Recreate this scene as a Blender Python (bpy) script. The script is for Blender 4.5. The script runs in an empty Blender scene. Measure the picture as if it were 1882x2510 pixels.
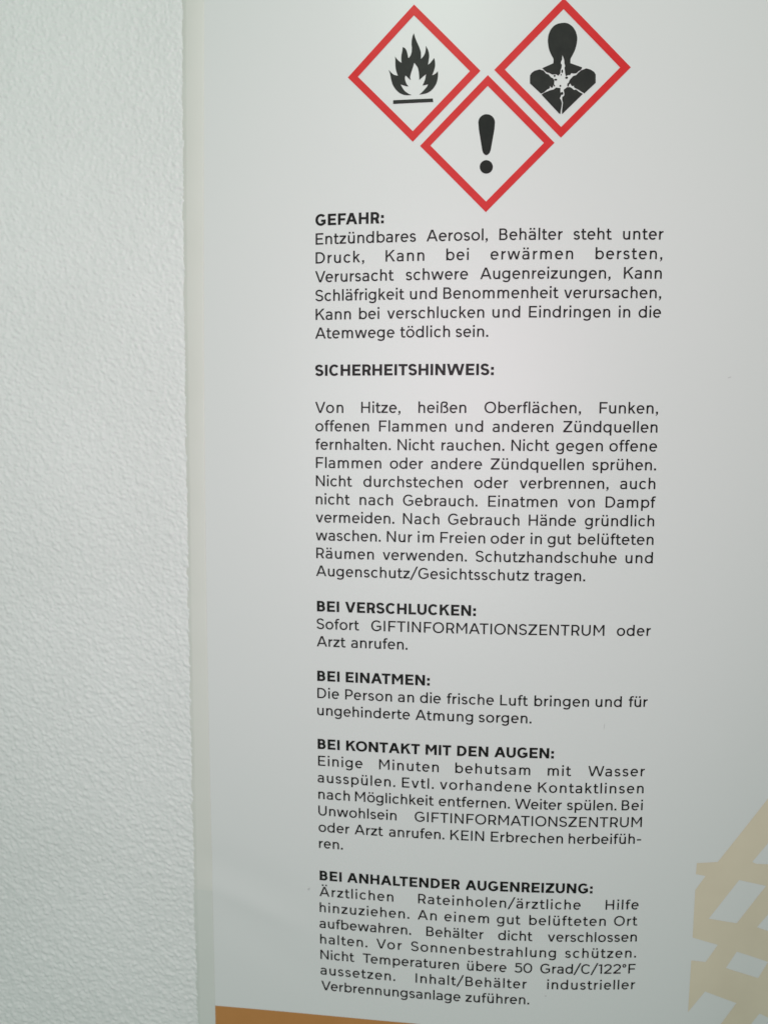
import bpy, bmesh, math
import numpy as np
from mathutils import Vector, Matrix
from mathutils.geometry import delaunay_2d_cdt

# ------------------------------------------------------------------ camera, light, exposure
# Sheet coordinates: x right, y down, in millimetres from the top left of the text column;
# z grows into the wall.  World: X right, Y into the wall, Z up, metres.
HEIGHT = 1.5
M_PAGE = np.array([[1, 0, 0], [0, 0, 1], [0, -1, 0]], float)

def world(x, y, z):
    return Vector((x / 1000, z / 1000, HEIGHT - y / 1000))

scene = bpy.context.scene
POSE = [0.09013203279829325, 0.09219346467966066, 0.008868971810800475,
        -15.812891986941306, -64.96661372107256, 179.63118921441367]

def rodrigues(r):
    r = np.array(r); th = np.linalg.norm(r); k = r / th
    K = np.array([[0, -k[2], k[1]], [k[2], 0, -k[0]], [-k[1], k[0], 0]])
    return np.eye(3) + math.sin(th) * K + (1 - math.cos(th)) * K @ K

R = rodrigues(POSE[:3]); CAM_PAGE = -R.T @ np.array(POSE[3:])
cam_data = bpy.data.cameras.new('camera'); cam = bpy.data.objects.new('camera', cam_data)
scene.collection.objects.link(cam); scene.camera = cam
mw = np.eye(4); mw[:3, :3] = M_PAGE @ R.T @ np.diag([1, -1, -1])
cam.matrix_world = Matrix(mw.tolist())
cam.location = world(*CAM_PAGE)
cam_data.sensor_fit = 'VERTICAL'; cam_data.sensor_height = 6.4
cam_data.lens = 6.4 * 1957 / 2510
cam_data.clip_start = 0.005; cam_data.clip_end = 20
cam_data.dof.use_dof = True
cam_data.dof.focus_distance = 0.1785
cam_data.dof.aperture_fstop = cam_data.lens / 2.0

w = bpy.data.worlds.new('World'); scene.world = w; w.use_nodes = True
bg = w.node_tree.nodes['Background']
bg.inputs['Color'].default_value = (0.68, 1.0, 0.83, 1); bg.inputs['Strength'].default_value = 0.18

def area(name, page, target, size, power, colour):
    d = bpy.data.lights.new(name, 'AREA'); d.shape = 'DISK'; d.size = size; d.energy = power; d.color = colour
    o = bpy.data.objects.new(name, d); scene.collection.objects.link(o)
    o.location = world(*page)
    o.rotation_euler = (world(*target) - o.location).to_track_quat('-Z', 'Y').to_euler()
    return o

area('upper_fill', (10, -260, -300), (25, 40, 0), 0.14, 0.40, (0.78, 1.0, 0.82))  # added unseen light from above, brings out the plaster relief
area('front_fill', (0, 30, -260), (0, 40, 0), 0.20, 0.205, (1.0, 0.81, 0.94))  # added unseen light close to the sheet, fitted for the falloff outwards
area('wide_fill', (20, 40, -400), (20, 40, 0), 0.30, 0.425, (0.745, 1.0, 0.91))  # added unseen light further back, fitted for the broad level
area('side_fill', (60, 0, -250), (40, 40, 0), 0.15, 0.11, (1.0, 0.33, 0.62))  # added unseen pinkish light, fitted for the colour balance

scene.view_settings.view_transform = 'Standard'; scene.view_settings.look = 'None'
scene.view_settings.exposure = 0; scene.view_settings.gamma = 1
scene.view_settings.use_curve_mapping = False

# ------------------------------------------------------------------ helpers
rng = np.random.default_rng(7)
ZC = [11.57827, -0.07353, 2.88716, -0.07318, -1.41805, -0.52988, 0.2572, -0.91839, -0.15486, -0.54078, 0.4563, 6.5915]
EXPO = [(2, 0), (1, 1), (0, 2), (3, 0), (2, 1), (1, 2), (0, 3), (4, 0), (2, 2), (0, 4), (1, 3), (3, 1)]

def soft(v, lo, hi, k):
    v = np.asarray(v, float)
    v = np.where(v > hi, hi + k * (1 - np.exp(-(np.maximum(v, hi) - hi) / k)), v)
    return np.where(v < lo, lo - k * (1 - np.exp(-(lo - np.minimum(v, lo)) / k)), v)

def bulge(x, y):
    """gentle waviness of the wall and of the sheet lying on it, mm"""
    u = (soft(x, -36, 106, 14) - 30) / 100; v = (soft(y, -58, 200, 14) - 60) / 100
    return sum(c * u ** i * v ** j for c, (i, j) in zip(ZC, EXPO))

def crease(x, y):
    """soft fold marks near the lower left corner of the sheet, mm (negative: towards the viewer)"""
    out = 0
    for (x0, y0, x1, y1, wd, a) in ((-28, 160.5, 2, 172, 2.4, -0.16), (-28, 153, 0, 164, 4.5, 0.22), (-24, 168, 10, 190, 5, 0.14)):
        dx, dy = x1 - x0, y1 - y0; ll = math.hypot(dx, dy)
        t = ((x - x0) * dx + (y - y0) * dy) / ll ** 2
        d = ((x - x0) * dy - (y - y0) * dx) / ll
        fade = 1 / (1 + np.exp((t - 0.75) * 9)) / (1 + np.exp((-t - 0.02) * 60))
        out = out + a * np.exp(-(d / wd) ** 2) * fade
    return out

def sheet_z(x, y):
    return bulge(x, y) + crease(x, y) + 0.05 * np.sin(x * 0.11 + y * 0.023) * np.sin(y * 0.052 + 0.7)

def link(name, me, material, parent=None):
    o = bpy.data.objects.new(name, me); scene.collection.objects.link(o)
    if material: me.materials.append(material)
    if parent:
        o.parent = parent; o.matrix_parent_inverse = Matrix.Identity(4)
    return o

ORIGIN = (39.0, 73.0)                       # base of the poster, sheet coordinates

def local(x, y, z):
    return ((x - ORIGIN[0]) / 1000, z / 1000, -(y - ORIGIN[1]) / 1000)

def mat(name, colour, rough, spec=0.5):
    m = bpy.data.materials.new(name); m.use_nodes = True
    b = m.node_tree.nodes['Principled BSDF']
    b.inputs['Base Color'].default_value = (*colour, 1); b.inputs['Roughness'].default_value = rough
    b.inputs['Specular IOR Level'].default_value = spec
    return m

def nodes_of(m):
    nt = m.node_tree
    return nt, nt.nodes['Principled BSDF'], nt.nodes.new, nt.links.new

def mottled(m, c0, c1, scale, detail=4, bump=0.0, bump_scale=None, dist=0.0001):
    nt, b, new, ln = nodes_of(m)
    tc = new('ShaderNodeTexCoord'); n = new('ShaderNodeTexNoise'); n.inputs['Scale'].default_value = scale
    n.inputs['Detail'].default_value = detail
    ramp = new('ShaderNodeValToRGB'); ramp.color_ramp.elements[0].position = 0.3; ramp.color_ramp.elements[1].position = 0.7
    ramp.color_ramp.elements[0].color = (*c0, 1); ramp.color_ramp.elements[1].color = (*c1, 1)
    ln(tc.outputs['Object'], n.inputs['Vector']); ln(n.outputs['Fac'], ramp.inputs['Fac']); ln(ramp.outputs['Color'], b.inputs['Base Color'])
    if bump:
        n2 = new('ShaderNodeTexNoise'); n2.inputs['Scale'].default_value = bump_scale; n2.inputs['Detail'].default_value = 5
        bp = new('ShaderNodeBump'); bp.inputs['Strength'].default_value = bump; bp.inputs['Distance'].default_value = dist
        ln(tc.outputs['Object'], n2.inputs['Vector']); ln(n2.outputs['Fac'], bp.inputs['Height']); ln(bp.outputs['Normal'], b.inputs['Normal'])
    return m

M_WALL = mottled(mat('white_plaster', (.78, .78, .75), 0.75, 0.25), (.79, .797, .778), (.835, .838, .822), 30, 3, 0.25, 2200, 0.0002)
M_PAPER = mottled(mat('laminated_paper', (.78, .78, .76), 0.33, 0.35), (.765, .775, .758), (.782, .784, .772), 9, 5, 0.10, 240, 0.0002)
M_FILM = mottled(mat('film_margin', (.66, .65, .58), 0.4, 0.35), (.735, .73, .675), (.765, .76, .71), 45, 3, 0.15, 300, 0.0002)
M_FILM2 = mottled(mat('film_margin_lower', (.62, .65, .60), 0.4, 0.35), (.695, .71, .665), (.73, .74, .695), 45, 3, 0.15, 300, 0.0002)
M_INK = mottled(mat('black_ink', (.02, .02, .02), 0.45, 0.2), (.006, .007, .006), (.011, .011, .010), 900, 3)
M_INK2 = mottled(mat('pictogram_ink', (.025, .025, .024), 0.45, 0.2), (.020, .020, .019), (.028, .028, .025), 500, 3)
M_RED = mottled(mat('red_ink', (.62, .03, .04), 0.4, 0.2), (.69, .028, .030), (.73, .036, .040), 400, 3)
M_GOLD = mottled(mat('pale_gold_ink', (.62, .52, .34), 0.38, 0.35), (.75, .655, .50), (.785, .69, .53), 120, 4)
M_ORANGE = mottled(mat('orange_ink', (.5, .2, .05), 0.36, 0.4), (.535, .240, .072), (.575, .262, .085), 120, 4)
M_MARK = mat('grey_smudge', (.62, .62, .61), 0.6)

# ------------------------------------------------------------------ wall
def band_noise(nx, ny, step, lo, hi, sx, sy, ang, seed):
    """periodic band limited noise: wavelengths lo..hi (mm), stretched sx/sy and turned by ang"""
    g = np.random.default_rng(seed).standard_normal((ny, nx))
    fx = np.fft.fftfreq(nx, step)[None, :]; fy = np.fft.fftfreq(ny, step)[:, None]
    c, s = math.cos(ang), math.sin(ang)
    u = (fx * c + fy * s) * sx; v = (-fx * s + fy * c) * sy
    f = np.hypot(u, v)
    flt = np.exp(-(f * lo) ** 2) * (1 - np.exp(-(f * hi) ** 2))
    h = np.fft.ifft2(np.fft.fft2(g) * flt).real
    return h / h.std()

def build_wall():
    st = 0.28
    xs = np.concatenate([np.linspace(-560, -125, 30)[:-1], np.arange(-125, -24, st), np.linspace(-24, 620, 60)[1:]])
    ys = np.concatenate([np.linspace(-560, -92, 30)[:-1], np.arange(-92, 225, st), np.linspace(225, 700, 30)[1:]])
    NXT, NYT = 512, 1300
    n1 = band_noise(NXT, NYT, st, 0.95, 3.0, 1.15, 0.92, math.radians(20), 3)
    n2 = band_noise(NXT, NYT, st, 0.66, 2.0, 1.45, 0.85, math.radians(18), 4)
    n3 = band_noise(NXT, NYT, st, 2.5, 8, 1.2, 0.9, math.radians(18), 5)
    # rolled roughcast: soft swell, separate raised grains, short broken dimples between them
    h = 0.042 * n1 + 0.115 * np.tanh(np.maximum(0, n1 - 0.55)) - 0.13 * np.tanh(np.maximum(0, n2 - 1.0)) + 0.038 * n3
    ix = np.floor(xs / st).astype(int) % NXT; iy = np.floor(ys / st).astype(int) % NYT
    H = h[np.ix_(iy, ix)]
    X, Y = np.meshgrid(xs, ys)
    far = np.clip((X + 24) / 4, 0, 1)
    Z = bulge(X, Y) + 0.52 - H * (1 - far) + far * 0.1
    V = np.stack([X / 1000, Z / 1000, -Y / 1000], -1).reshape(-1, 3)
    nx, ny = len(xs), len(ys)
    i = np.arange(nx * ny).reshape(ny, nx)
    F = np.stack([i[:-1, :-1], i[1:, :-1], i[1:, 1:], i[:-1, 1:]], -1).reshape(-1, 4)
    me = bpy.data.meshes.new('wall')
    me.vertices.add(len(V)); me.vertices.foreach_set('co', V.ravel().astype(np.float32))
    me.loops.add(F.size); me.loops.foreach_set('vertex_index', F.ravel().astype(np.int32))
    me.polygons.add(len(F)); me.polygons.foreach_set('loop_start', np.arange(0, F.size, 4, dtype=np.int32))
    me.polygons.foreach_set('loop_total', np.full(len(F), 4, dtype=np.int32))
    me.polygons.foreach_set('use_smooth', np.ones(len(F), dtype=bool))
    me.update(calc_edges=True)
    o = link('wall', me, M_WALL); o.location = (0, 0, HEIGHT)
    o['kind'] = 'structure'; o['label'] = 'rough white plastered wall behind the printed sheet'; o['category'] = 'wall'
    return o

build_wall()

# ------------------------------------------------------------------ the sheet
poster = bpy.data.objects.new('safety_notice', None); scene.collection.objects.link(poster)
poster.empty_display_size = 0.02
poster.location = world(ORIGIN[0], ORIGIN[1], 0)
poster['label'] = 'white laminated sheet of German hazard warnings with three red diamonds on the wall'
poster['category'] = 'notice'

X_LEFT, X_RIGHT, Y_TOP, Y_BOTTOM = -27.13, 182.9, -78.0, 219.0

def grid_mesh(name, xs, ys, zfun, thickness=0.0):
    X, Y = np.meshgrid(xs, ys); Z = zfun(X, Y)
    nx, ny = len(xs), len(ys)
    V = [local(*v) for v in zip(X.ravel(), Y.ravel(), Z.ravel())]
    i = np.arange(nx * ny).reshape(ny, nx)
    F = np.stack([i[:-1, :-1], i[1:, :-1], i[1:, 1:], i[:-1, 1:]], -1).reshape(-1, 4).tolist()
    if thickness:
        n = len(V)
        V += [local(*v) for v in zip(X.ravel(), Y.ravel(), Z.ravel() + thickness)]
        F += [[a + n for a in reversed(f)] for f in F]
        rim = list(i[0, :]) + list(i[1:, -1]) + list(i[-1, -2::-1]) + list(i[-2:0:-1, 0])
        F += [[int(a), int(b), int(b + n), int(a + n)] for a, b in zip(rim, rim[1:] + rim[:1])]
    me = bpy.data.meshes.new(name); me.from_pydata(V, [], F); me.update()
    me.polygons.foreach_set('use_smooth', [True] * len(me.polygons))
    return me

xs = np.concatenate([np.arange(X_LEFT, 115, 1.2), np.linspace(115, X_RIGHT, 30)[1:]])
ys = np.arange(Y_TOP, Y_BOTTOM + .1, 1.2)
me = grid_mesh('paper', xs, ys, sheet_z, 0.22)
try: me.set_sharp_from_angle(angle=math.radians(40))
except Exception: pass
link('paper', me, M_PAPER, poster)

# clear film margin left of the paper, pressed down on to the plaster
def film_w(y): return 5.0 + 1.3 * np.clip((60 - y) / 130, 0, 1) + 0.25 * np.clip((y - 60) / 130, 0, 1)
def film_z(x, y):
    t = (X_LEFT - x) / film_w(y)
    wob = 0.05 * np.sin(y * 0.21 + 1.3 * np.sin(y * 0.05)) + 0.035 * np.sin(y * 0.83 + 0.5)
    return sheet_z(np.full_like(x, X_LEFT), y) * (1 - t) + bulge(x, y) * t + 0.10 + 0.14 * t + np.clip(t - 0.80, 0, 1) * (1.7 + 6 * wob)
fx = np.linspace(X_LEFT - 7.3, X_LEFT - 0.02, 30)
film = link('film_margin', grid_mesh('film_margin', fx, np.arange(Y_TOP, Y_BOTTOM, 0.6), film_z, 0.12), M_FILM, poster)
film.data.materials.append(M_FILM2)             # the lower end, slightly darker and greener
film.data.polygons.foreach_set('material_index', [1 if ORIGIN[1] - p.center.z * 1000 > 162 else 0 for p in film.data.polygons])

# ------------------------------------------------------------------ layout of the print, sheet millimetres
LINES=[(0, [('GEFAHR:', 0.03, 15.73)]), (1, [('Entzündbares', 0.09, 22.98), ('Aerosol,', 25.35, 38.91), ('Behälter', 41.44, 55.33), ('steht', 57.73, 66.09), ('unter', 68.51, 77.35)]), (2, [('Druck,', 0.1, 11.32), ('Kann', 16.18, 24.91), ('bei', 29.79, 34.79), ('erwärmen', 39.58, 57.71), ('bersten,', 62.61, 77.24)]), (3, [('Verursacht', 0.0, 18.12), ('schwere', 20.82, 34.68), ('Augenreizungen,', 37.37, 66.02), ('Kann', 68.92, 77.25)]), (4, [('Schläfrigkeit', 0.07, 20.54), ('und', 21.76, 27.83), ('Benommenheit', 29.24, 54.74), ('verursachen,', 55.91, 77.26)]), (5, [('Kann', 0.12, 8.34), ('bei', 10.2, 14.86), ('verschlucken', 16.64, 38.4), ('und', 40.2, 46.34), ('Eindringen', 48.26, 66.17), ('in', 68.03, 70.58), ('die', 72.4, 77.35)]), (6, [('Atemwege', 0.02, 18.35), ('tödlich', 19.62, 30.84), ('sein.', 32.13, 39.35)]), (8, [('SICHERHEITSHINWEIS:', 0.03, 40.72)]), (10, [('Von', 0.03, 6.65), ('Hitze,', 10.79, 19.82), ('heißen', 23.9, 34.7), ('Oberflächen,', 38.77, 60.26), ('Funken,', 64.36, 77.4)]), (11, [('offenen', 0.08, 12.63), ('Flammen', 14.93, 30.25), ('und', 32.35, 38.53), ('anderen', 40.67, 54.21), ('Zündquellen', 56.41, 77.42)]), (12, [('fernhalten.', 0.08, 17.65), ('Nicht', 19.22, 27.72), ('rauchen.', 29.22, 43.36), ('Nicht', 44.93, 53.43), ('gegen', 54.87, 65.35), ('offene', 66.79, 77.47)]), (13, [('Flammen', 0.19, 15.5), ('oder', 17.48, 25.07), ('andere', 26.9, 38.44), ('Zündquellen', 40.38, 61.22), ('sprühen.', 63.12, 77.4)]), (14, [('Nicht', 0.19, 8.76), ('durchstechen', 11.36, 34.08), ('oder', 36.73, 44.35), ('verbrennen,', 46.94, 66.87), ('auch', 69.46, 77.38)]), (15, [('nicht', 0.16, 8.25), ('nach', 10.48, 18.23), ('Gebrauch.', 20.54, 37.53), ('Einatmen', 39.93, 55.48), ('von', 57.84, 63.87), ('Dampf', 66.31, 77.64)]), (16, [('vermeiden.', 0.14, 18.57), ('Nach', 20.56, 28.93), ('Gebrauch', 30.9, 47.07), ('Hände', 49.16, 59.78), ('gründlich', 61.77, 77.43)]), (17, [('waschen.', 0.13, 15.43), ('Nur', 16.86, 22.73), ('im', 23.99, 27.73), ('Freien', 29.19, 39.41), ('oder', 40.64, 48.33), ('in', 49.66, 52.21), ('gut', 53.49, 58.91), ('belüfteten', 60.38, 77.44)]), (18, [('Räumen', 0.22, 13.86), ('verwenden.', 15.92, 35.29), ('Schutzhandschuhe', 37.31, 69.21), ('und', 71.22, 77.44)]), (19, [('Augenschutz/Gesichtsschutz', 0.14, 49.44), ('tragen.', 50.67, 62.22)]), (21, [('BEI', 0.32, 5.65), ('VERSCHLUCKEN:', 7.07, 37.55)]), (22, [('Sofort', 0.22, 10.44), ('GIFTINFORMATIONSZENTRUM', 13.26, 66.98), ('oder', 69.83, 77.63)]), (23, [('Arzt', 0.22, 7.2), ('anrufen.', 8.5, 21.82)]), (25, [('BEI', 0.28, 5.69), ('EINATMEN:', 7.17, 27.08)]), (26, [('Die', 0.27, 5.54), ('Person', 7.03, 18.23), ('an', 19.64, 23.43), ('die', 24.83, 29.71), ('frische', 31.11, 42.05), ('Luft', 43.5, 49.96), ('bringen', 51.4, 64.01), ('und', 65.51, 71.56), ('für', 73.19, 77.58)]), (27, [('ungehinderte', 0.23, 22.48), ('Atmung', 23.77, 37.3), ('sorgen.', 38.62, 50.85)]), (29, [('BEI', 0.25, 5.64), ('KONTAKT', 7.21, 24.9), ('MIT', 26.24, 32.29), ('DEN', 33.67, 40.99), ('AUGEN:', 42.38, 56.25)]), (30, [('Einige', 0.32, 11.17), ('Minuten', 15.17, 29.4), ('behutsam', 33.3, 50.87), ('mit', 54.93, 60.43), ('Wasser', 64.35, 77.62)]), (31, [('ausspülen.', 0.17, 19.05), ('Evtl.', 20.68, 28.25), ('vorhandene', 29.71, 51.24), ('Kontaktlinsen', 52.77, 77.53)]), (32, [('nach', 0.31, 8.06), ('Möglichkeit', 9.33, 28.34), ('entfernen.', 29.48, 46.28), ('Weiter', 47.46, 58.46), ('spülen.', 59.68, 71.29), ('Bei', 72.52, 77.51)]), (33, [('Unwohlsein', 0.27, 19.4), ('GIFTINFORMATIONSZENTRUM', 23.77, 77.48)]), (34, [('oder', 0.28, 7.92), ('Arzt', 9.19, 16.17), ('anrufen.', 17.6, 30.91), ('KEIN', 32.33, 40.35), ('Erbrechen', 41.96, 58.98), ('herbeifüh-', 60.32, 77.5)]), (35, [('ren.', 0.35, 6.27)]), (37, [('BEI', 0.44, 5.94), ('ANHALTENDER', 7.29, 34.76), ('AUGENREIZUNG:', 36.12, 66.43)]), (38, [('Ärztlichen', 0.35, 18.69), ('Rateinholen/ärztliche', 24.72, 63.72), ('Hilfe', 69.69, 77.65)]), (39, [('hinzuziehen.', 0.36, 22.59), ('An', 24.64, 29.28), ('einem', 31.14, 41.92), ('gut', 43.77, 49.48), ('belüfteten', 51.54, 69.9), ('Ort', 71.87, 77.57)]), (40, [('aufbewahren.', 0.27, 23.05), ('Behälter', 26.77, 40.68), ('dicht', 44.18, 52.46), ('verschlossen', 56.1, 77.59)]), (41, [('halten.', 0.4, 12.25), ('Vor', 14.51, 20.79), ('Sonnenbestrahlung', 23.08, 58.19), ('schützen.', 60.42, 77.6)]), (42, [('Nicht', 0.42, 9.01), ('Temperaturen', 11.11, 34.82), ('übere', 36.81, 46.37), ('50', 48.29, 52.57), ('Grad/C/122°F', 54.53, 77.63)]), (43, [('aussetzen.', 0.38, 19.19), ('Inhalt/Behälter', 24.24, 51.36), ('industrieller', 56.3, 77.71)]), (44, [('Verbrennungsanlage', 0.57, 35.32), ('zuführen.', 36.54, 52.07)])]
FLAME=[[(22.1, -40.86), (22.37, -39.92), (22.82, -38.89), (23.31, -37.86), (23.66, -36.92), (23.73, -36.16), (23.71, -35.28), (24.24, -35.8), (24.62, -36.53), (24.75, -37.28), (24.75, -38.04), (25.18, -37.35), (25.45, -36.58), (25.54, -35.82), (25.42, -34.9), (25.28, -33.98), (25.73, -34.3), (26.25, -34.9), (26.6, -35.39), (26.79, -34.75), (26.88, -33.99), (26.78, -33.24), (26.49, -32.33), (26.18, -31.67), (26.71, -31.85), (27.19, -32.21), (27.45, -32.52), (27.54, -31.86), (27.44, -30.86), (27.17, -29.86), (26.57, -28.95), (25.8, -28.23), (24.76, -27.8), (23.41, -27.69), (23.89, -28.05), (24.49, -28.62), (25.09, -29.27), (25.36, -29.81), (24.83, -29.7), (24.09, -29.61), (24.39, -30.14), (24.68, -30.89), (24.87, -31.98), (24.2, -31.5), (23.38, -30.82), (23.35, -31.79), (23.23, -32.73), (23.03, -33.5), (22.6, -34.11), (22.23, -34.57), (22.04, -33.88), (21.7, -32.89), (21.47, -32.14), (21.34, -31.55), (21.5, -30.87), (21.06, -31.23), (20.71, -31.59), (20.35, -31.96), (20.18, -31.44), (20.28, -30.85), (20.54, -30.15), (21.01, -29.54), (20.37, -29.65), (19.85, -29.85), (19.27, -30.05), (19.68, -29.27), (20.21, -28.56), (21.09, -27.93), (21.75, -27.68), (20.74, -27.65), (19.87, -27.81), (18.98, -28.24), (18.1, -29.09), (17.47, -30.06), (17.11, -31.26), (16.88, -32.55), (16.55, -33.37), (17.1, -32.75), (17.72, -32.21), (18.64, -31.95), (18.33, -32.72), (18.1, -33.67), (18.03, -34.6), (18.04, -35.45), (17.95, -36.13), (18.48, -35.46), (18.92, -35.02), (19.41, -34.7), (19.34, -35.54), (19.37, -36.39), (19.56, -37.14), (19.64, -38.06), (20.12, -37.86), (20.48, -37.34), (20.7, -36.65), (20.89, -35.71), (21.02, -35.64), (21.45, -36.19), (21.66, -36.94), (21.68, -37.86), (21.58, -38.54), (21.64, -39.46), (21.8, -40.29)], [(17.63, -26.73), (26.42, -26.72), (26.52, -25.96), (17.62, -25.93)]]
TORSO=[[(54.68, -41.95), (55.58, -41.78), (56.54, -41.09), (57.25, -40.05), (57.6, -38.71), (57.47, -37.37), (57.13, -36.14), (56.57, -35.02), (56.19, -34.35), (56.21, -33.42), (58.77, -32.5), (58.55, -31.99), (57.92, -31.68), (57.61, -31.3), (56.87, -31.23), (56.44, -31.34), (56.19, -30.93), (55.76, -30.94), (55.29, -30.69), (55.12, -31.31), (55.03, -32.04), (54.93, -32.46), (55.12, -32.87), (54.91, -33.39), (54.88, -34.01), (54.68, -34.63), (54.45, -35.14), (54.39, -34.74), (54.42, -34.23), (54.16, -33.82), (54.15, -33.35), (54.39, -33.14), (54.3, -32.47), (54.12, -32.06), (54.09, -31.28), (53.64, -30.82), (53.26, -31.14), (52.84, -31.15), (52.31, -31.1), (51.66, -31.48), (51.13, -31.59), (50.7, -31.96), (50.16, -32.49), (52.53, -33.48), (52.58, -34.42), (51.96, -35.41), (51.45, -36.66), (51.23, -38.22), (51.34, -39.45), (51.8, -40.58), (52.52, -41.38), (53.36, -41.8)], [(49.58, -32.25), (50.49, -31.97), (50.98, -31.34), (51.57, -31.12), (52.06, -30.54), (52.59, -30.27), (52.82, -29.69), (52.78, -29.02), (53.05, -28.65), (52.79, -28.55), (52.62, -28.92), (52.49, -28.35), (52.21, -28.35), (51.88, -28.67), (51.84, -28.2), (51.31, -27.95), (50.68, -27.39), (50.0, -27.09), (47.56, -29.33), (47.53, -30.94), (47.84, -31.5), (48.47, -31.96)], [(59.66, -32.28), (60.56, -32.01), (61.32, -31.54), (61.7, -30.96), (61.74, -29.2), (59.36, -27.0), (58.66, -27.42), (58.01, -27.85), (57.53, -28.06), (57.04, -28.38), (57.09, -28.69), (56.72, -28.59), (56.45, -28.8), (56.33, -29.17), (56.07, -28.96), (55.71, -28.55), (55.6, -28.71), (55.91, -29.33), (56.16, -29.95), (56.88, -30.72), (57.51, -30.91), (57.93, -31.37), (58.55, -31.88)], [(50.11, -26.88), (50.58, -27.23), (51.32, -27.53), (51.95, -27.78), (52.69, -27.93), (53.22, -28.33), (54.18, -28.21), (54.17, -27.49), (54.37, -26.75), (54.22, -26.34), (54.06, -26.08), (54.34, -25.71), (54.56, -25.09), (54.48, -24.15), (54.33, -23.42), (54.29, -22.74), (54.02, -22.8)], [(59.04, -26.9), (58.34, -27.27), (57.53, -27.85), (57.11, -27.76), (56.62, -28.18), (56.19, -28.39), (55.55, -28.35), (54.88, -27.84), (55.05, -26.95), (54.96, -26.54), (54.59, -26.33), (54.6, -25.71), (54.77, -25.08), (54.67, -24.15), (54.6, -23.42), (54.61, -22.74), (54.77, -22.79)], [(54.66, -31.74), (54.63, -31.51), (54.54, -31.36), (54.42, -31.37), (54.32, -31.51), (54.28, -31.74), (54.31, -31.97), (54.41, -32.12), (54.52, -32.11), (54.62, -31.97)], [(54.38, -31.02), (54.36, -30.92), (54.3, -30.86), (54.22, -30.86), (54.15, -30.92), (54.13, -31.02), (54.15, -31.12), (54.21, -31.18), (54.29, -31.17), (54.36, -31.11)], [(53.08, -30.81), (53.04, -30.69), (52.94, -30.61), (52.81, -30.62), (52.7, -30.69), (52.66, -30.82), (52.69, -30.94), (52.8, -31.01), (52.93, -31.01), (53.04, -30.93)], [(53.44, -29.99), (53.38, -29.87), (53.21, -29.8), (53.0, -29.8), (52.82, -29.88), (52.76, -30.0), (52.82, -30.13), (52.99, -30.2), (53.2, -30.19), (53.37, -30.12)], [(55.78, -30.37), (55.72, -30.24), (55.56, -30.16), (55.36, -30.16), (55.2, -30.24), (55.14, -30.38), (55.2, -30.51), (55.35, -30.59), (55.55, -30.59), (55.71, -30.51)], [(54.34, -28.68), (54.3, -28.56), (54.21, -28.48), (54.09, -28.49), (53.99, -28.56), (53.95, -28.69), (53.99, -28.81), (54.08, -28.88), (54.2, -28.88), (54.3, -28.8)], [(56.0, -28.86), (55.97, -28.64), (55.88, -28.51), (55.76, -28.51), (55.66, -28.65), (55.62, -28.87), (55.65, -29.09), (55.74, -29.22), (55.86, -29.22), (55.96, -29.08)], [(54.81, -27.08), (54.76, -26.89), (54.63, -26.77), (54.47, -26.77), (54.33, -26.89), (54.27, -27.09), (54.32, -27.28), (54.45, -27.4), (54.62, -27.4), (54.75, -27.28)]]
EXCL=[[(40.11, -21.16), (40.07, -21.51), (39.96, -21.84), (39.79, -22.16), (39.56, -22.43), (39.28, -22.66), (38.96, -22.83), (38.62, -22.94), (38.26, -22.98), (37.91, -22.96), (37.57, -22.87), (37.26, -22.71), (36.99, -22.5), (36.76, -22.23), (36.6, -21.93), (36.5, -21.6), (36.47, -21.25), (36.61, -19.78), (37.41, -15.31), (37.62, -14.71), (37.95, -14.35), (38.32, -14.18), (38.68, -14.33), (39.04, -14.68), (39.27, -15.27), (40.01, -19.7)], [(39.8, -11.64), (39.75, -11.97), (39.64, -12.28), (39.47, -12.55), (39.24, -12.79), (38.96, -12.97), (38.65, -13.08), (38.33, -13.13), (38.01, -13.1), (37.71, -12.99), (37.44, -12.83), (37.22, -12.6), (37.05, -12.33), (36.95, -12.03), (36.91, -11.7), (36.95, -11.38), (37.07, -11.07), (37.24, -10.79), (37.47, -10.55), (37.75, -10.37), (38.06, -10.26), (38.38, -10.22), (38.7, -10.25), (39.0, -10.35), (39.27, -10.52), (39.5, -10.74), (39.66, -11.01), (39.76, -11.32)]]
EMBLEM=[[(116.28, 122.47), (108.04, 133.53), (96.47, 149.32), (91.3, 149.37), (91.22, 152.21), (93.66, 152.8), (91.3, 156.34), (91.35, 168.88), (97.85, 171.31), (95.03, 175.69), (91.36, 175.02), (91.32, 188.99), (95.36, 183.73), (103.76, 187.87), (99.62, 193.87), (96.12, 198.91), (103.42, 202.61), (108.06, 194.42), (110.15, 191.58), (116.87, 195.56), (123.53, 199.49)], [(102.14, 154.39), (109.17, 156.5), (102.31, 165.9), (95.09, 164.1)], [(114.44, 137.9), (108.91, 145.08), (105.13, 149.88), (106.2, 150.45), (112.7, 151.17), (115.8, 146.31)], [(114.9, 158.24), (110.39, 163.99), (107.63, 167.48), (110.78, 168.83), (114.66, 170.42), (119.09, 164.73)], [(102.85, 173.59), (111.3, 177.27), (109.04, 181.59), (100.3, 177.81)]]
MARKS=[(93.13, 34.19), (67.72, 114.76), (-2.35, 159.27), (55.97, 183.86), (-9.49, 172.07), (-40.47, 115.61)]

# ------------------------------------------------------------------ print: flat shapes laid on the sheet
LIFT = 0.09                                   # mm above the paper

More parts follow.
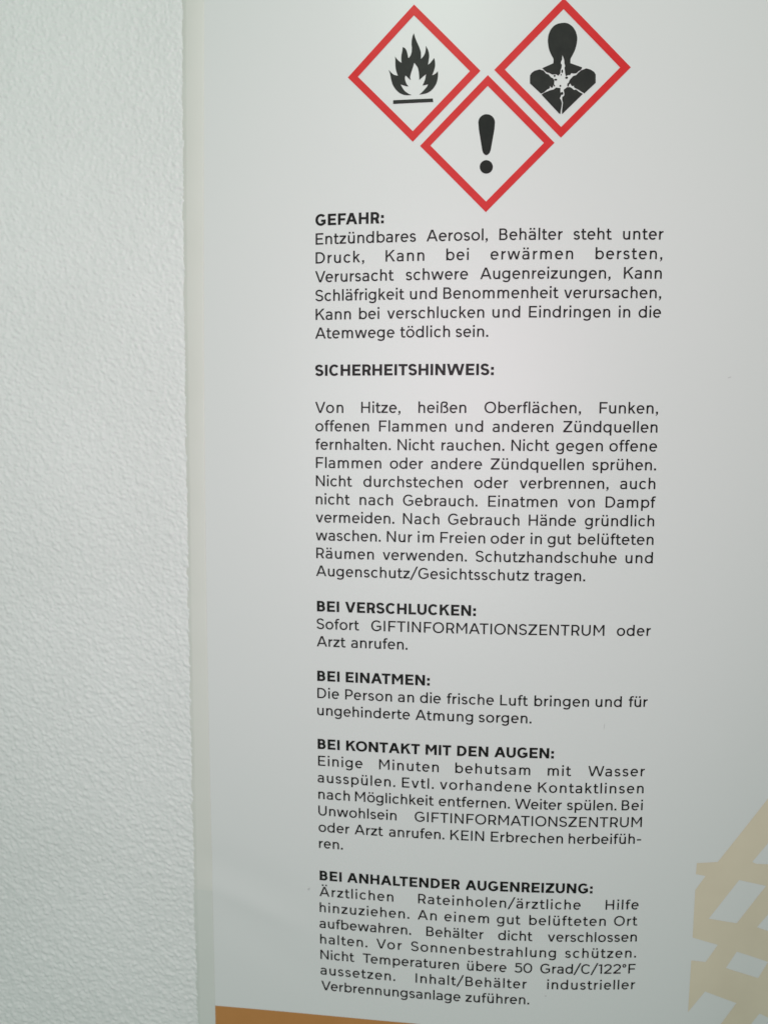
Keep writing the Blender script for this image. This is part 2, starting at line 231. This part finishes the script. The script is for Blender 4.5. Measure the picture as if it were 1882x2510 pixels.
def union_tris(faces_xy, keep=None):
    """faces_xy: list of simple polygons [(x, y), ...]; returns vertices and triangles of their union"""
    vs, fs = [], []
    key = {}
    for f in faces_xy:
        ids = []
        for q in f:
            k = (round(q[0], 3), round(q[1], 3))
            if k not in key:
                key[k] = len(vs); vs.append(Vector(k))
            if not ids or ids[-1] != key[k]: ids.append(key[k])
        if ids[0] == ids[-1]: ids.pop()
        if len(ids) < 3: continue
        a = sum(vs[ids[i]].x * vs[ids[(i + 1) % len(ids)]].y - vs[ids[(i + 1) % len(ids)]].x * vs[ids[i]].y for i in range(len(ids)))
        if abs(a) < 1e-9: continue
        fs.append(ids if a > 0 else ids[::-1])
    ov, oe, of, _, _, orig = delaunay_2d_cdt(vs, [], fs, 0, 1e-5)
    tris = [t for t, o in zip(of, orig) if o and (keep is None or keep(o))]
    return ov, tris

def print_mesh(name, verts, tris, lift=LIFT, max_edge=1.6):
    bm = bmesh.new()
    bv = [bm.verts.new((v[0], v[1], 0)) for v in verts]
    for t in tris:
        try: bm.faces.new([bv[i] for i in t])
        except ValueError: pass
    for v in [v for v in bm.verts if not v.link_faces]: bm.verts.remove(v)
    if max_edge:
        for _ in range(5):
            es = [e for e in bm.edges if e.calc_length() > max_edge]
            if not es: break
            bmesh.ops.subdivide_edges(bm, edges=es, cuts=1)
            bmesh.ops.triangulate(bm, faces=[f for f in bm.faces if len(f.verts) > 3])
    co = np.array([v.co[:2] for v in bm.verts])
    z = sheet_z(co[:, 0], co[:, 1]) - lift
    for v, (x, y), zz in zip(bm.verts, co, z): v.co = local(x, y, zz)
    bm.normal_update()
    flip = [f for f in bm.faces if f.normal.y > 0]
    bmesh.ops.reverse_faces(bm, faces=flip)
    me = bpy.data.meshes.new(name); bm.to_mesh(me); bm.free()
    me.polygons.foreach_set('use_smooth', [True] * len(me.polygons))
    return me

def part(name, faces, material, parent=poster, lift=LIFT, keep=None, label=None):
    v, t = union_tris(faces, keep)
    o = link(name, print_mesh(name, v, t, lift), material, parent)
    if label: o['label'] = label
    return o

def smooth_outline(pts, n=3):
    """round the gentle corners of a traced outline, keep the sharp ones"""
    P = [np.array(q) for q in pts]; out = []
    for i in range(len(P)):
        a, b, c = P[i - 1], P[i], P[(i + 1) % len(P)]
        u, v = b - a, c - b
        cs = u @ v / (np.linalg.norm(u) * np.linalg.norm(v) + 1e-9)
        if cs < 0.55: out.append(tuple(b)); continue
        p0, p2 = b - u * 0.3, b + v * 0.3
        for t in np.linspace(0, 1, n): out.append(tuple((1 - t) ** 2 * p0 + 2 * t * (1 - t) * b + t * t * p2))
    return out

# ------------------------------------------------------------------ lettering: a geometric sans drawn stroke by stroke
CAP, XH, ASC, DESC = 718, 522, 735, -195

class Pen:
    def __init__(self, w, h): self.w, self.h, self.f = w, h, []
    def rect(self, x0, y0, x1, y1): self.f.append([(x0, y0), (x1, y0), (x1, y1), (x0, y1)])
    def poly(self, *p): self.f.append(list(p))
    def bar(self, x0, y0, x1, y1, t):                       # a diagonal with level ends
        L_ = math.hypot(x1 - x0, y1 - y0); k = t * L_ / abs(y1 - y0) / 2
        self.poly((x0 - k, y0), (x0 + k, y0), (x1 + k, y1), (x1 - k, y1))
    def path(self, pts, w=None, h=None):                    # a ribbon along points, thinner where it runs level
        w = w or self.w; h = h or self.h
        P = np.array(pts, float)
        keep = [0] + [i for i in range(1, len(P)) if np.linalg.norm(P[i] - P[i - 1]) > .5]
        P = P[keep]
        closed = np.linalg.norm(P[0] - P[-1]) < 1
        if closed: P = P[:-1]
        T = (np.roll(P, -1, 0) - np.roll(P, 1, 0)) if closed else np.gradient(P, axis=0)
        T /= np.linalg.norm(T, axis=1)[:, None]
        N = np.stack([-T[:, 1], T[:, 0]], 1)
        half = (w * N[:, 0] ** 2 + h * N[:, 1] ** 2) / 2
        A, B = P + N * half[:, None], P - N * half[:, None]
        n = len(P)
        for i in range(n if closed else n - 1):
            j = (i + 1) % n
            self.f.append([tuple(A[i]), tuple(B[i]), tuple(B[j]), tuple(A[j])])
    def ring(self, x0, y0, x1, y1, a0=0, a1=360, n=40, w=None, h=None, e=2.12):
        w = w or self.w; h = h or self.h
        cx, cy, rx, ry = (x0 + x1) / 2, (y0 + y1) / 2, (x1 - x0 - w) / 2, (y1 - y0 - h) / 2
        a = np.radians(np.linspace(a0, a1, n + 1)); c, s = np.cos(a), np.sin(a)
        q = lambda t: np.sign(t) * np.abs(t) ** (2 / e)
        self.path(np.stack([cx + rx * q(c), cy + ry * q(s)], 1), w, h)

def bez(*p, n=12):
    """chain of cubic pieces: p0, c1, c2, p3, c4, c5, p6 ..."""
    out = []
    for k in range(0, len(p) - 1, 3):
        a, b, c, d = (np.array(q, float) for q in p[k:k + 4])
        for t in np.linspace(0, 1, n + 1)[(1 if k else 0):]:
            out.append((1 - t) ** 3 * a + 3 * t * (1 - t) ** 2 * b + 3 * t * t * (1 - t) * c + t ** 3 * d)
    return out

def qline(a, b, n=2): return [np.array(a) + (np.array(b) - np.array(a)) * t for t in np.linspace(0, 1, n + 1)]

def letter_s(g, x0, x1, H, ov=10):
    w, h = g.w, g.h
    X = lambda u: x0 + w / 2 + (x1 - x0 - w) * u
    Y = lambda v: -ov + h / 2 + (H + 2 * ov - h) * v
    P = [(.96, .845), (.83, .945), (.67, 1), (.49, 1), (.23, 1), (.035, .91), (.035, .745), (.035, .575), (.22, .545), (.50, .50),
         (.80, .45), (.985, .42), (.985, .245), (.985, .09), (.79, 0), (.52, 0), (.31, 0), (.13, .06), (-.02, .17)]
    g.path(bez(*[(X(u), Y(v)) for u, v in P]))

def arch(g, xl, xr, y0=0, top=XH + 10, start=0.50):
    """shoulder of n, h, m: leaves the stem, curves over, comes down"""
    w, h = g.w, g.h
    a, b, t = xl + w / 2, xr - w / 2, top - h / 2
    m = (a + b) / 2 + (b - a) * .04
    g.path(bez((a, top * start), (a, t - (t - top * start) * .35), (a + (m - a) * .35, t), (m, t),
               (b - (b - m) * .28, t), (b, t - (t - 330) * .45), (b, 300)) + qline((b, 300), (b, y0))[1:])

def dots(g, x, y, gap=None, s=None):
    s = s or g.w * 1.12
    for c in ((x - gap, x + gap) if gap else (x,)): g.rect(c - s / 2, y, c + s / 2, y + s * .98)

def make_glyph(ch, bold):
    w, h = (168, 142) if bold else (104, 92)
    g = Pen(w, h); R = g.rect; l = 70 if bold else 88
    c = ch
    if ch in 'äöüÄ': c = {'ä': 'a', 'ö': 'o', 'ü': 'u', 'Ä': 'A'}[ch]
    adv = None
    if c == 'A':
        W = 770 if bold else 735; m = W / 2; t = w * .98
        k = t * math.hypot(m - 60, CAP) / CAP / 2
        g.bar(22 + k, 0, m - w * .10, CAP, t); g.bar(W - 22 - k, 0, m + w * .10, CAP, t)
        y = 168; u = 22 + k + (m - 22 - k) * y / CAP; R(u, y, W - u, y + h); adv = W
    elif c == 'B':
        r = l + (535 if bold else 500); R(l, 0, l + w, CAP); y = CAP * .515
        for (y0, y1, xr) in ((y - h / 2, CAP, r - 32), (0, y + h / 2, r)):
            ry = (y1 - y0 - h) / 2; cx = xr - w / 2 - ry * 1.02
            g.path(qline((l + w / 2, y1 - h / 2), (cx, y1 - h / 2)) + [(cx + ry * 1.02 * math.cos(a), (y0 + y1) / 2 + ry * math.sin(a)) for a in np.linspace(math.pi / 2, -math.pi / 2, 20)[1:]] + qline((cx, y0 + h / 2), (l + w / 2, y0 + h / 2))[1:])
        adv = r + 52
    elif c == 'C':
        W = 735 if bold else 715; g.ring(46, -11, W - 8, CAP + 11, 41, 319); adv = W + 4
    elif c == 'D':
        r = l + (610 if bold else 590); R(l, 0, l + w, CAP); ry = (CAP - h) / 2; cx = r - w / 2 - ry * .93
        g.path(qline((l + w / 2, CAP - h / 2), (cx, CAP - h / 2)) + [(cx + ry * .93 * math.cos(a), CAP / 2 + ry * math.sin(a)) for a in np.linspace(math.pi / 2, -math.pi / 2, 26)[1:]] + qline((cx, h / 2), (l + w / 2, h / 2))[1:])
        adv = r + 48
    elif c in 'EF':
        r = l + ((510 if bold else 476) if c == 'E' else (500 if bold else 466)); R(l, 0, l + w, CAP); R(l, CAP - h, r, CAP)
        y = CAP * (.5 if c == 'E' else .47); R(l, y - h / 2, r - 45, y + h / 2)
        if c == 'E': R(l, 0, r + 4, h)
        adv = r + 46 if c == 'E' else r + 30
    elif c == 'G':
        W = 770 if bold else 760; g.ring(46, -11, W - 20, CAP + 11, 43, 312); x = W - 62
        R(x - w, 95, x, 372); R(W * .53, 372 - h, x, 372)
        adv = W
    elif c == 'H':
        r = l + (620 if bold else 572); R(l, 0, l + w, CAP); R(r - w, 0, r, CAP); R(l, CAP / 2 - h / 2, r, CAP / 2 + h / 2); adv = r + l
    elif c == 'I': R(l + 4, 0, l + 4 + w, CAP); adv = 2 * l + w + 8
    elif c == 'K':
        W = 725 if bold else 680; R(l, 0, l + w, CAP)
        k = w * .68
        g.poly((l + w * .6, 205), (l + w * .6, 205 + w * 1.25), (W - 28 - w * 1.30, CAP), (W - 28, CAP))
        g.poly((W - 8, 0), (W - 8 - w * 1.26, 0), (l + w + 130 - k * .2, 395), (l + w + 130 + k * .75, 445)); adv = W
    elif c == 'L': r = l + (480 if bold else 448); R(l, 0, l + w, CAP); R(l, 0, r, h); adv = r + 28
    elif c == 'M':
        r = l + (735 if bold else 690); R(l, 0, l + w, CAP); R(r - w, 0, r, CAP); m = (l + r) / 2; y = 175
        g.poly((l, CAP), (l + w * 1.12, CAP), (m, y + w * 1.32), (m, y)); g.poly((r, CAP), (r - w * 1.12, CAP), (m, y + w * 1.32), (m, y)); adv = r + l
    elif c == 'N':
        r = l + (630 if bold else 594); R(l, 0, l + w, CAP); R(r - w, 0, r, CAP)
        g.poly((l, CAP), (l + w * 1.05, CAP), (r, 0), (r - w * 1.05, 0)); adv = r + l
    elif c in 'O0':
        W = (840 if bold else 805) if c == 'O' else 690; g.ring(44, -11, W - 44, CAP + 11, n=56); adv = W
    elif c in 'PR':
        r = l + (540 if bold else 500); R(l, 0, l + w, CAP); y0 = 225 if c == 'P' else 238
        ry = (CAP - y0 - h) / 2; cx = r - w / 2 - ry
        g.path(qline((l + w / 2, CAP - h / 2), (cx, CAP - h / 2)) + [(cx + ry * math.cos(a), (y0 + CAP) / 2 + ry * math.sin(a)) for a in np.linspace(math.pi / 2, -math.pi / 2, 22)[1:]] + qline((cx, y0 + h / 2), (l + w / 2, y0 + h / 2))[1:])
        if c == 'R':
            g.poly((r + 12, 0), (r + 12 - w * 1.22, 0), (r - 200 - w * .55, y0 + h * .6), (r - 200 + w * .62, y0 + h * .6)); adv = r + 42
        else: adv = r + 36
    elif c == 'S': W = 640 if bold else 610; letter_s(g, 36, W - 40, CAP, 11); adv = W
    elif c == 'T': W = 620 if bold else 590; R(24, CAP - h, W - 24, CAP); R(W / 2 - w / 2, 0, W / 2 + w / 2, CAP); adv = W
    elif c == 'U':
        r = l + (590 if bold else 560); a, b = l - 6 + w / 2, r + 6 - w / 2; ry = 285
        g.path(qline((a, CAP), (a, ry)) + [((a + b) / 2 - (b - a) / 2 * np.sign(math.cos(t)) * abs(math.cos(t)) ** .94, ry - (ry + 11 - h / 2) * abs(math.sin(t)) ** .94) for t in np.linspace(0, math.pi, 30)[1:]] + qline((b, ry), (b, CAP))[1:]); adv = r + l
    elif c in 'Vv':
        H = CAP if c == 'V' else XH; W = (740 if bold else 705) if c == 'V' else 535; m = W / 2; x = 20
        k = w * math.hypot(m - x, H) / H / 2
        g.bar(x + k, H, m - w * .1, 0, w * .98); g.bar(W - x - k, H, m + w * .1, 0, w * .98); adv = W
    elif c in 'Ww':
        H = CAP if c == 'W' else XH; W = (1130 if bold else 1085) if c == 'W' else 812; x = 22; m = W / 2; q = (m - x) / 2 + x + (8 if c == 'W' else 6); t = w * .96
        k = t * math.hypot(q - x, H) / H / 2
        g.bar(x + k, H, q - w * .08, 0, t); g.bar(m - w * .1, H, q + w * .08, 0, t)
        g.bar(m + w * .1, H, W - q - w * .08, 0, t); g.bar(W - x - k, H, W - q + w * .08, 0, t); adv = W
    elif c in 'Zz':
        H = CAP if c == 'Z' else XH; W = (655 if bold else 640) if c == 'Z' else 500; x = 46 if c == 'Z' else 40
        R(x + 6, H - h, W - x, H); R(x, 0, W - x + 4, h); k = w * 1.14
        g.poly((x, h), (x, h * .55), (x + k, h * .55), (W - x, H - h), (W - x, H - h * .55), (W - x - k, H - h * .55)); adv = W
    elif c == 'a':
        r = 478; xr = r - w / 2; x0 = 45
        g.path(bez((x0 + 46, 432), (150, 470), (195, XH + 10 - h / 2), (262, XH + 10 - h / 2), (385, XH + 10 - h / 2), (xr, 440), (xr, 318)) + qline((xr, 318), (xr, 0))[1:])
        y = 322 - h / 2
        g.path(bez((xr + 2, y - 24), (400, y - 4), (335, y + 4), (270, y + 4), (140, y + 4), (x0 + w / 2, 235), (x0 + w / 2, 152), (x0 + w / 2, 72), (135, -11 + h / 2), (222, -11 + h / 2), (345, -11 + h / 2), (xr, 62), (xr, 170)), h=h * .95)
        adv = 555
    elif c in 'bdpqg':
        W = 622; rr = 545
        if c in 'bp':
            x = 82; g.ring(x, -11, x + rr - 38, XH + 11, n=48); R(x, 0 if c == 'b' else DESC, x + w, ASC if c == 'b' else XH)
        else:
            x = W - 82; g.ring(x - rr + 38, -11 if c != 'g' else 18, x, XH + 11, n=48)
            if c == 'd': R(x - w, 0, x, ASC)
            elif c == 'q': R(x - w, DESC, x, XH)
            else:
                xb = x - w / 2; y = DESC - 6 + h / 2
                g.path(qline((xb, XH), (xb, 40)) + bez((xb, 40), (xb, -90), (430, y), (300, y), (225, y), (160, y + 18), (102, y + 60))[1:])
        adv = W
    elif c == 'c': g.ring(44, -11, 44 + 490, XH + 11, 43, 317); adv = 525
    elif c == 'e':
        W = 575; g.ring(44, -11, W - 40, XH + 11, 0, 316, n=46); R(80, 228, W - 44, 228 + h * .92); adv = W
    elif c == 'f':
        x = 98 + w / 2; y = ASC + 4 - h / 2
        g.path(qline((x, 0), (x, 580)) + bez((x, 580), (x, 670), (x + 42, y), (x + 118, y), (x + 150, y), (x + 172, y - 6), (x + 190, y - 13))[1:])
        R(26, XH - h, 298, XH); adv = 318
    elif c == 't':
        x = 92 + w / 2; y = -9 + h / 2
        g.path(qline((x, XH + 140), (x, 150)) + bez((x, 150), (x, 60), (x + 45, y), (x + 112, y), (x + 150, y), (x + 178, y + 8), (x + 205, y + 22))[1:])
        R(24, XH - h, 322, XH); adv = 352
    elif c == 'h': R(80, 0, 80 + w, ASC); arch(g, 80, 512); adv = 588
    elif c == 'n': R(80, 0, 80 + w, XH); arch(g, 80, 512); adv = 588
    elif c == 'm': R(80, 0, 80 + w, XH); arch(g, 80, 482); arch(g, 482 - w, 884 - w); adv = 884 - w + 76
    elif c == 'r':
        R(80, 0, 80 + w, XH); t = XH + 8 - h / 2
        g.path(bez((80 + w / 2, 235), (80 + w / 2, 400), (225, t - 8), (352, t - 4))); adv = 374
    elif c == 'u':
        xr = 508; R(xr - w, 0, xr, XH); a, b = 76 + w / 2, xr - w / 2; t = -10 + h / 2
        g.path(qline((a, XH), (a, 225)) + bez((a, 225), (a, 95), (a + 72, t), ((a + b) / 2 - 8, t), (b - 60, t), (b, 110), (b, 262))[1:]); adv = 584
    elif c == 'i':
        R(80, 0, 80 + w, XH); dots(g, 80 + w / 2, 632); adv = 80 * 2 + w
    elif c == 'l': R(80, 0, 80 + w, ASC); adv = 80 * 2 + w
    elif c == 'k':
        W = 548; R(80, 0, 80 + w, ASC)
        g.poly((80 + w * .6, 150), (80 + w * .6, 150 + w * 1.3), (W - 36 - w * 1.34, XH), (W - 36, XH))
        g.poly((W - 14, 0), (W - 14 - w * 1.26, 0), (238 - w * .1, 288), (238 + w * .62, 340)); adv = W
    elif c == 'o': g.ring(44, -11, 566, XH + 11, n=48); adv = 610
    elif c == 's': letter_s(g, 38, 432, XH, 11); adv = 468
    elif c == 'ß':
        x = 80 + w / 2; y = ASC - h / 2; xr = 470
        g.path(qline((x, 0), (x, 520)) + bez((x, 520), (x, 655), (x + 70, y), (x + 165, y), (x + 280, y), (xr, 670), (xr, 580), (xr, 490), (380, 430), (265, 425))[1:])
        g.path(bez((235, 425), (400, 428), (xr + 46, 330), (xr + 46, 205), (xr + 46, 80), (440, -8 + h / 2), (330, -8 + h / 2), (290, -8 + h / 2), (262, 36), (236, 46))); adv = 600
    elif c == '5':
        R(110, CAP - h, 520, CAP); R(110, 400, 110 + w * .92, CAP)
        g.path(bez((112, 420), (170, 452), (230, 458), (290, 458), (430, 458), (522, 370), (522, 240), (522, 110), (425, -11 + h / 2), (292, -11 + h / 2), (205, -11 + h / 2), (130, 60), (72, 128))); adv = 620
    elif c == '1': R(200, 0, 200 + w, CAP); g.poly((200 + w, CAP), (200 + w, CAP - h), (70, CAP - 110), (54, CAP - 52), (210, CAP)); adv = 370
    elif c == '2':
        g.path(bez((82, 545), (140, 640), (205, CAP + 10 - h / 2), (300, CAP + 10 - h / 2), (420, CAP + 10 - h / 2), (505, 625), (505, 520), (505, 420), (440, 350), (330, 255)) + qline((330, 255), (100, 50))[1:]); R(58, 0, 556, h); adv = 600
    elif c == '.': s = w * 1.22; R(66, 0, 66 + s, s); adv = 132 + s
    elif c == ',':
        s = w * 1.22; R(66, 0, 66 + s, s); g.poly((66 + s * .34, s * .3), (66 + s, s * .3), (66 + s * .92, -40), (66 + s * .1, -138), (66 - s * .16, -112), (66 + s * .42, -30)); adv = 132 + s
    elif c == ':': s = w * (1.05 if bold else 1.2); R(72, 0, 72 + s, s); R(72, XH - s - 8, 72 + s, XH - 8); adv = 144 + s
    elif c == '/': g.bar(20, -95, 430, 805, w * .92); adv = 450
    elif c == '-': R(55, 232, 335, 232 + h); adv = 390
    elif c == '°': g.ring(40, CAP - 265, 305, CAP + 5, n=28, w=w * .8, h=h * .82); adv = 345
    else: raise ValueError(ch)
    if ch in 'äöü': dots(g, adv / 2 + (-12 if ch == 'ä' else 0), 622, 108, w * 1.06)
    if ch == 'Ä': dots(g, adv / 2, 782, 118, w * 1.06)
    xs_ = [q[0] for f in g.f for q in f]
    v, t = union_tris(g.f)
    d = ADJUST.get(ch + 'b' if bold else ch, 0)
    kx = 1.028 * (1 if ch in 'il.,:' else (adv + 0.6 * d) / adv)   # the face is a little wider than drawn
    new_adv = 1.028 * adv + 6 + d; off = (new_adv - adv * kx) / 2
    return np.array([(q.x * kx + off, q.y) for q in v]), t, new_adv, min(xs_) * kx + off, max(xs_) * kx + off

ADJUST = {',': 4, '-': 6, '.': -36, '0': -12, '2': 10, '5': -12, ':b': -8, 'Ab': 14, 'B': 12, 'Bb': 22, 'Cb': -18, 'D': 18, 'Db': 10,
          'E': 34, 'Eb': 32, 'F': 40, 'H': -12, 'Hb': -12, 'Ib': -8, 'K': 28, 'N': -28, 'P': 10, 'R': 16, 'S': -30, 'Sb': -22, 'T': 22,
          'Ub': -14, 'W': -18, 'a': -8, 'b': -4, 'c': 10, 'd': -4, 'e': -8, 'g': -16, 'h': -16, 'i': -20, 'k': -26, 'l': -24, 'm': 34,
          'r': -16, 's': -8, 'u': 8, 'z': -8, 'ß': -10, 'ä': 8, 'ö': -10, 'ü': 14, 'Ä': 8}

GLYPHS = {}
def glyph(ch, bold):
    if (ch, bold) not in GLYPHS: GLYPHS[ch, bold] = make_glyph(ch, bold)
    return GLYPHS[ch, bold]

KERN = {('A', 'T'): -70, ('A', 't'): -18, ('L', 'T'): -90, ('T', 'e'): -95, ('V', 'e'): -60, ('V', 'o'): -60, ('F', 'A'): -60, ('r', 'a'): -8, ('W', 'a'): -45, ('W', 'e'): -40, ('P', 'e'): -20, ('K', 'a'): -15, ('F', 'r'): -25, ('F', 'u'): -25, ('T', 'S'): -5, ('A', 'u'): -12, ('A', 'U'): -18, ('M', 'A'): -10, ('r', '.'): -40, ('/', 'C'): -30, ('C', '/'): -20, ('d', '/'): -20, ('/', '1'): -20, ('f', 't'): -8, ('K', 'O'): -35, ('E', 'V'): -10, ('D', 'a'): 0}
LEAD = 4.2333
EM = LEAD / 1.2

def word_layout(word, bold):
    x, out = 0.0, []
    for i, ch in enumerate(word):
        if i: x += KERN.get((word[i - 1], ch), 0)
        g = glyph(ch, bold); out.append((ch, x)); x += g[2]
    a = out[0][1] + glyph(word[0], bold)[3]; b = out[-1][1] + glyph(word[-1], bold)[4]
    return out, a, b

def text_line(row, words, bold):
    V, T = [], []
    for word, x0, x1 in words:
        out, a, b = word_layout(word, bold)
        n = max(1, len(word) - 1)
        gap = ((x1 - x0) / EM * 1000 - (b - a)) / n            # letter spacing of this word
        sx = 1.0
        if gap < -22 or gap > 90:                               # too much to be spacing alone: set the width too
            lim = -22 if gap < 0 else 90
            sx = ((x1 - x0) / EM * 1000 - lim * n) / (b - a); gap = lim
        LOG.append((row, word, round(gap), round(sx, 3)))
        for i, (ch, x) in enumerate(out):
            gv, gt = glyph(ch, bold)[:2]
            px = x0 + ((x - a) * sx + gap * i + gv[:, 0] * sx) * EM / 1000
            py = row * LEAD - gv[:, 1] * EM / 1000
            k = len(V); V += list(zip(px, py)); T += [[q + k for q in t] for t in gt]
    name = 'heading' if bold else 'text_line'
    o = link(name, print_mesh(name, V, T, LIFT, 0), M_INK, poster)
    o['label'] = ('bold heading reading ' if bold else 'line of text reading ') + ' '.join(q[0] for q in words)

LOG = []
BOLD_ROWS = {0, 8, 21, 25, 29, 37}
for row, words in LINES: text_line(row, words, row in BOLD_ROWS)

# ------------------------------------------------------------------ pictograms
HALF, INNER = 14.71, 12.42
def diamond(cx, cy):
    o = [(cx, cy - HALF), (cx + HALF, cy), (cx, cy + HALF), (cx - HALF, cy)]
    i = [(cx, cy - INNER), (cx + INNER, cy), (cx, cy + INNER), (cx - INNER, cy)]
    return [[o[k], o[(k + 1) % 4], i[(k + 1) % 4], i[k]] for k in range(4)]

d1 = part('hazard_diamond', diamond(22.07, -32.27), M_RED, label='red diamond around a black flame')
part('flame_symbol', [smooth_outline(FLAME[0])], M_INK2, d1)
part('base_line', [FLAME[1]], M_INK2, d1)
d2 = part('hazard_diamond', diamond(54.49, -32.37), M_RED, label='red diamond around a black bust with a cracked chest')
part('bust_symbol', [smooth_outline(q, 3) if k == 0 else q for k, q in enumerate(TORSO)], M_INK2, d2)
d3 = part('hazard_diamond', diamond(38.41, -16.60), M_RED, label='red diamond around a black exclamation mark')
part('exclamation_mark', EXCL, M_INK, d3)

# ------------------------------------------------------------------ pale gold emblem, orange band, marks
part('lattice_emblem', EMBLEM, M_GOLD, lift=0.06, keep=lambda o: not any(k >= 1 for k in o), label='pale gold lattice emblem')
ob = [(X_LEFT + .02, 193.2), (X_RIGHT - .02, 193.2), (X_RIGHT - .02, Y_BOTTOM - .02), (X_LEFT + .02, Y_BOTTOM - .02)]
nx = 140; bandx = np.linspace(ob[0][0], ob[1][0], nx + 1); bandy = np.linspace(193.2, Y_BOTTOM - .02, 18)
band = grid_mesh('orange_band', bandx, bandy, lambda x, y: sheet_z(x, y) - 0.05)
for v in band.vertices:                         # its upper edge drops a little towards the right
    px, py = v.co.x * 1000 + ORIGIN[0], ORIGIN[1] - v.co.z * 1000
    py += max(0, px - 24) * 0.06 * (Y_BOTTOM - py) / (Y_BOTTOM - 193.2)
    v.co = local(px, py, float(sheet_z(px, py)) - 0.05)
link('orange_band', band, M_ORANGE, poster)

for k, (x, y) in enumerate(MARKS):
    if k > 3: continue
    a, b, t = [(.45, .12, -.3), (.09, .75, .05), (.30, .42, .5), (.28, .20, .2), (.9, .12, .35)][k]
    r = np.random.default_rng(k).uniform(.75, 1.2, 12)
    pts = [(x + r[i] * (a * math.cos(q) * math.cos(t) - b * math.sin(q) * math.sin(t)), y + r[i] * (a * math.cos(q) * math.sin(t) + b * math.sin(q) * math.cos(t))) for i, q in enumerate(np.arange(12) * math.pi / 6)]
    part('smudge', [pts], M_MARK, label='faint grey mark on the paper')
for o_ in scene.objects:
    if o_.type == 'MESH': o_.data.name = o_.name
